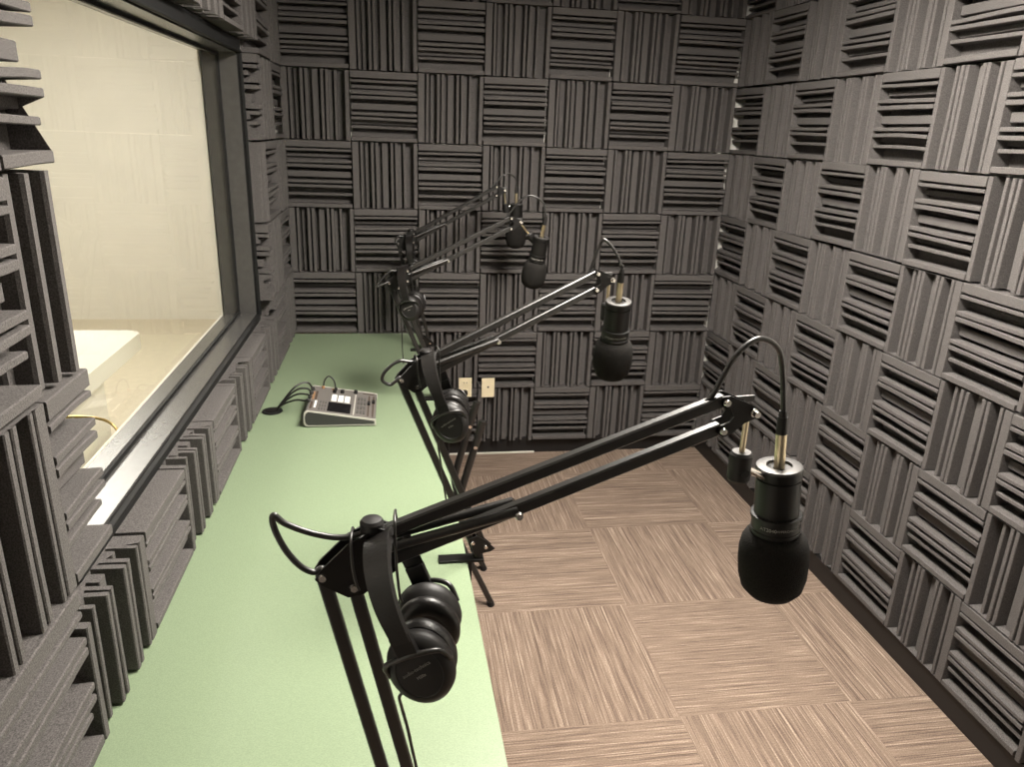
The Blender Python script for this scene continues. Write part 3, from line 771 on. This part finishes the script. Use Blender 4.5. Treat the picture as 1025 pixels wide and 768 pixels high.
# ------------------------------------------------------------------ wall outlets on the back wall
def outlet(x, z, label, single):
    k = thing('wall_outlet', label, 'outlet', (x, -0.001, z), group=None)
    obj('cover_plate', box((-0.034, -0.006, -0.053), (0.034, -0.0005, 0.053), 0.002), 'almond', k)
    if single:
        bm = cyl(bmesh.new(), (0, -0.0072, 0.004), (0, -0.0055, 0.004), 0.005, seg=16); obj('cover_screw', bm, 'slot', k)
    else:
        for s in (-1, 1):
            f = obj('socket', box((-0.016, -0.0085, s*0.024-0.014), (0.016, -0.0055, s*0.024+0.014), 0.003), 'almond', k)
            bm = bmesh.new(); bx(bm, (-0.0075, -0.009, s*0.024-0.002), (-0.0055, -0.0083, s*0.024+0.007)); bx(bm, (0.0055, -0.009, s*0.024-0.002), (0.0075, -0.0083, s*0.024+0.007))
            obj('socket_slot', bm, 'slot', f)
    return k
outlet(0.968, 0.402, 'blank almond wall plate with one centre screw on back foam panels', True)
outlet(0.848, 0.406, 'almond double wall outlet with black plug, low on back foam panels', False)
k = thing('power_plug', 'round black power plug and cord in the almond double wall outlet', 'plug', (0.846, -0.0095, 0.380))
bm = cyl(bmesh.new(), (0, 0, 0), (0, -0.022, 0), 0.015, 0.013, seg=20); obj('plug_body', bm, 'blackmat', k, 40)
bm = tube(bmesh.new(), [(0, -0.020, -0.002), (-0.006, -0.036, -0.012), (-0.03, -0.042, -0.05), (-0.06, -0.04, -0.12), (-0.08, -0.03, -0.22), (-0.085, -0.03, -0.37)], 0.0035, 8, 8); obj('cord', bm, 'cable', k, 60)

# ------------------------------------------------------------------ black folding stool pushed against the desk edge
k = thing('folding_stool', 'black tubular folding stool with crossed legs tucked at the desk edge', 'stool', (0.72, -1.20, 0))
for y in (-0.12, 0.12):
    obj('leg', tube(bmesh.new(), [(-0.17, y, 0.64), (0.115, y, 0.002)], 0.011, 12, 2, False), 'black', k, 60)
    yy = y*0.80
    obj('leg', tube(bmesh.new(), [(0.066, yy, 0.735), (-0.012, yy, 0.44), (-0.115, yy, 0.002)], 0.0135, 12, 6), 'black', k, 60)
    bm = cyl(bmesh.new(), (0.1105, y, 0.0), (0.106, y, 0.018), 0.0135, seg=12); obj('foot_cap', bm, 'gasket', k, 40)
    bm = bmesh.new(); cyl(bm, (0.041, yy-0.014, 0.640), (0.041, yy+0.014, 0.640), 0.007, seg=12); obj('rivet', bm, 'chrome', k, 40)
obj('cross_bar', tube(bmesh.new(), [(-0.075, -0.096, 0.168), (-0.075, 0.096, 0.168)], 0.009, 10, 2, False), 'black', k, 60)
obj('seat', box((-0.26, -0.115, 0.42), (0.0, 0.115, 0.445), 0.008), 'leather', k)

# ------------------------------------------------------------------ seen through the window
k = thing('white_table', 'white table with rounded corner in the room beyond the window', 'table', (-1.345, -0.47, 0))
bm = bmesh.new(); pl = []
for cx, cy, a0 in ((0.62, -0.30, -90), (0.62, 0.30, 0), (-0.62, 0.30, 90), (-0.62, -0.30, 180)):
    for j in range(7):
        a = math.radians(a0+15*j); pl.append((cx+0.06*math.cos(a), cy+0.06*math.sin(a)))
prism(bm, pl, 'z', 0.675, 0.75); bmesh.ops.bevel(bm, geom=[e for e in bm.edges if abs(e.verts[0].co.z-e.verts[1].co.z) < 1e-6], offset=0.004, segments=2, affect='EDGES')
obj('tabletop', bm, 'white_table', k, 30)
for x in (-0.5, 0.52):
    bm = bmesh.new(); bx(bm, (x-0.02, -0.20, 0.0), (x+0.02, 0.20, 0.6745), 0.004); obj('leg', bm, 'white_table', k)
k = thing('gold_chair', 'gold-framed chair with dark green seat under the white table beyond the window', 'chair', (-0.62, -1.25, 0))
for sx in (-1, 1):
    for sy in (-1, 1): obj('leg', tube(bmesh.new(), [(0.17*sx, 0.17*sy, 0), (0.15*sx, 0.15*sy, 0.44)], 0.008, 10, 2, False), 'gold', k, 60)
obj('seat', box((-0.19, -0.19, 0.441), (0.19, 0.19, 0.49), 0.015), 'dkgreen', k)
obj('backrest', tube(bmesh.new(), [(0.16, 0.15, 0.44), (0.165, 0.165, 0.58), (0.10, 0.185, 0.68), (-0.10, 0.185, 0.68), (-0.165, 0.165, 0.58), (-0.16, 0.15, 0.44)], 0.005, 10, 8), 'gold', k, 60)

# ------------------------------------------------------------------ world and view
w = bpy.data.worlds.new('world'); SC.world = w; w.use_nodes = True
w.node_tree.nodes['Background'].inputs[0].default_value = (0.5, 0.47, 0.42, 1); w.node_tree.nodes['Background'].inputs[1].default_value = 0.02
vs = SC.view_settings; vs.view_transform = 'Standard'; vs.look = 'None'; vs.gamma = 1.0; vs.use_curve_mapping = False
vs.exposure = 2.05
SC.cycles.max_bounces = 8; SC.cycles.diffuse_bounces = 5; SC.cycles.transparent_max_bounces = 16
SC.cycles.use_denoising = True
SC.cycles.caustics_reflective = False; SC.cycles.caustics_refractive = False
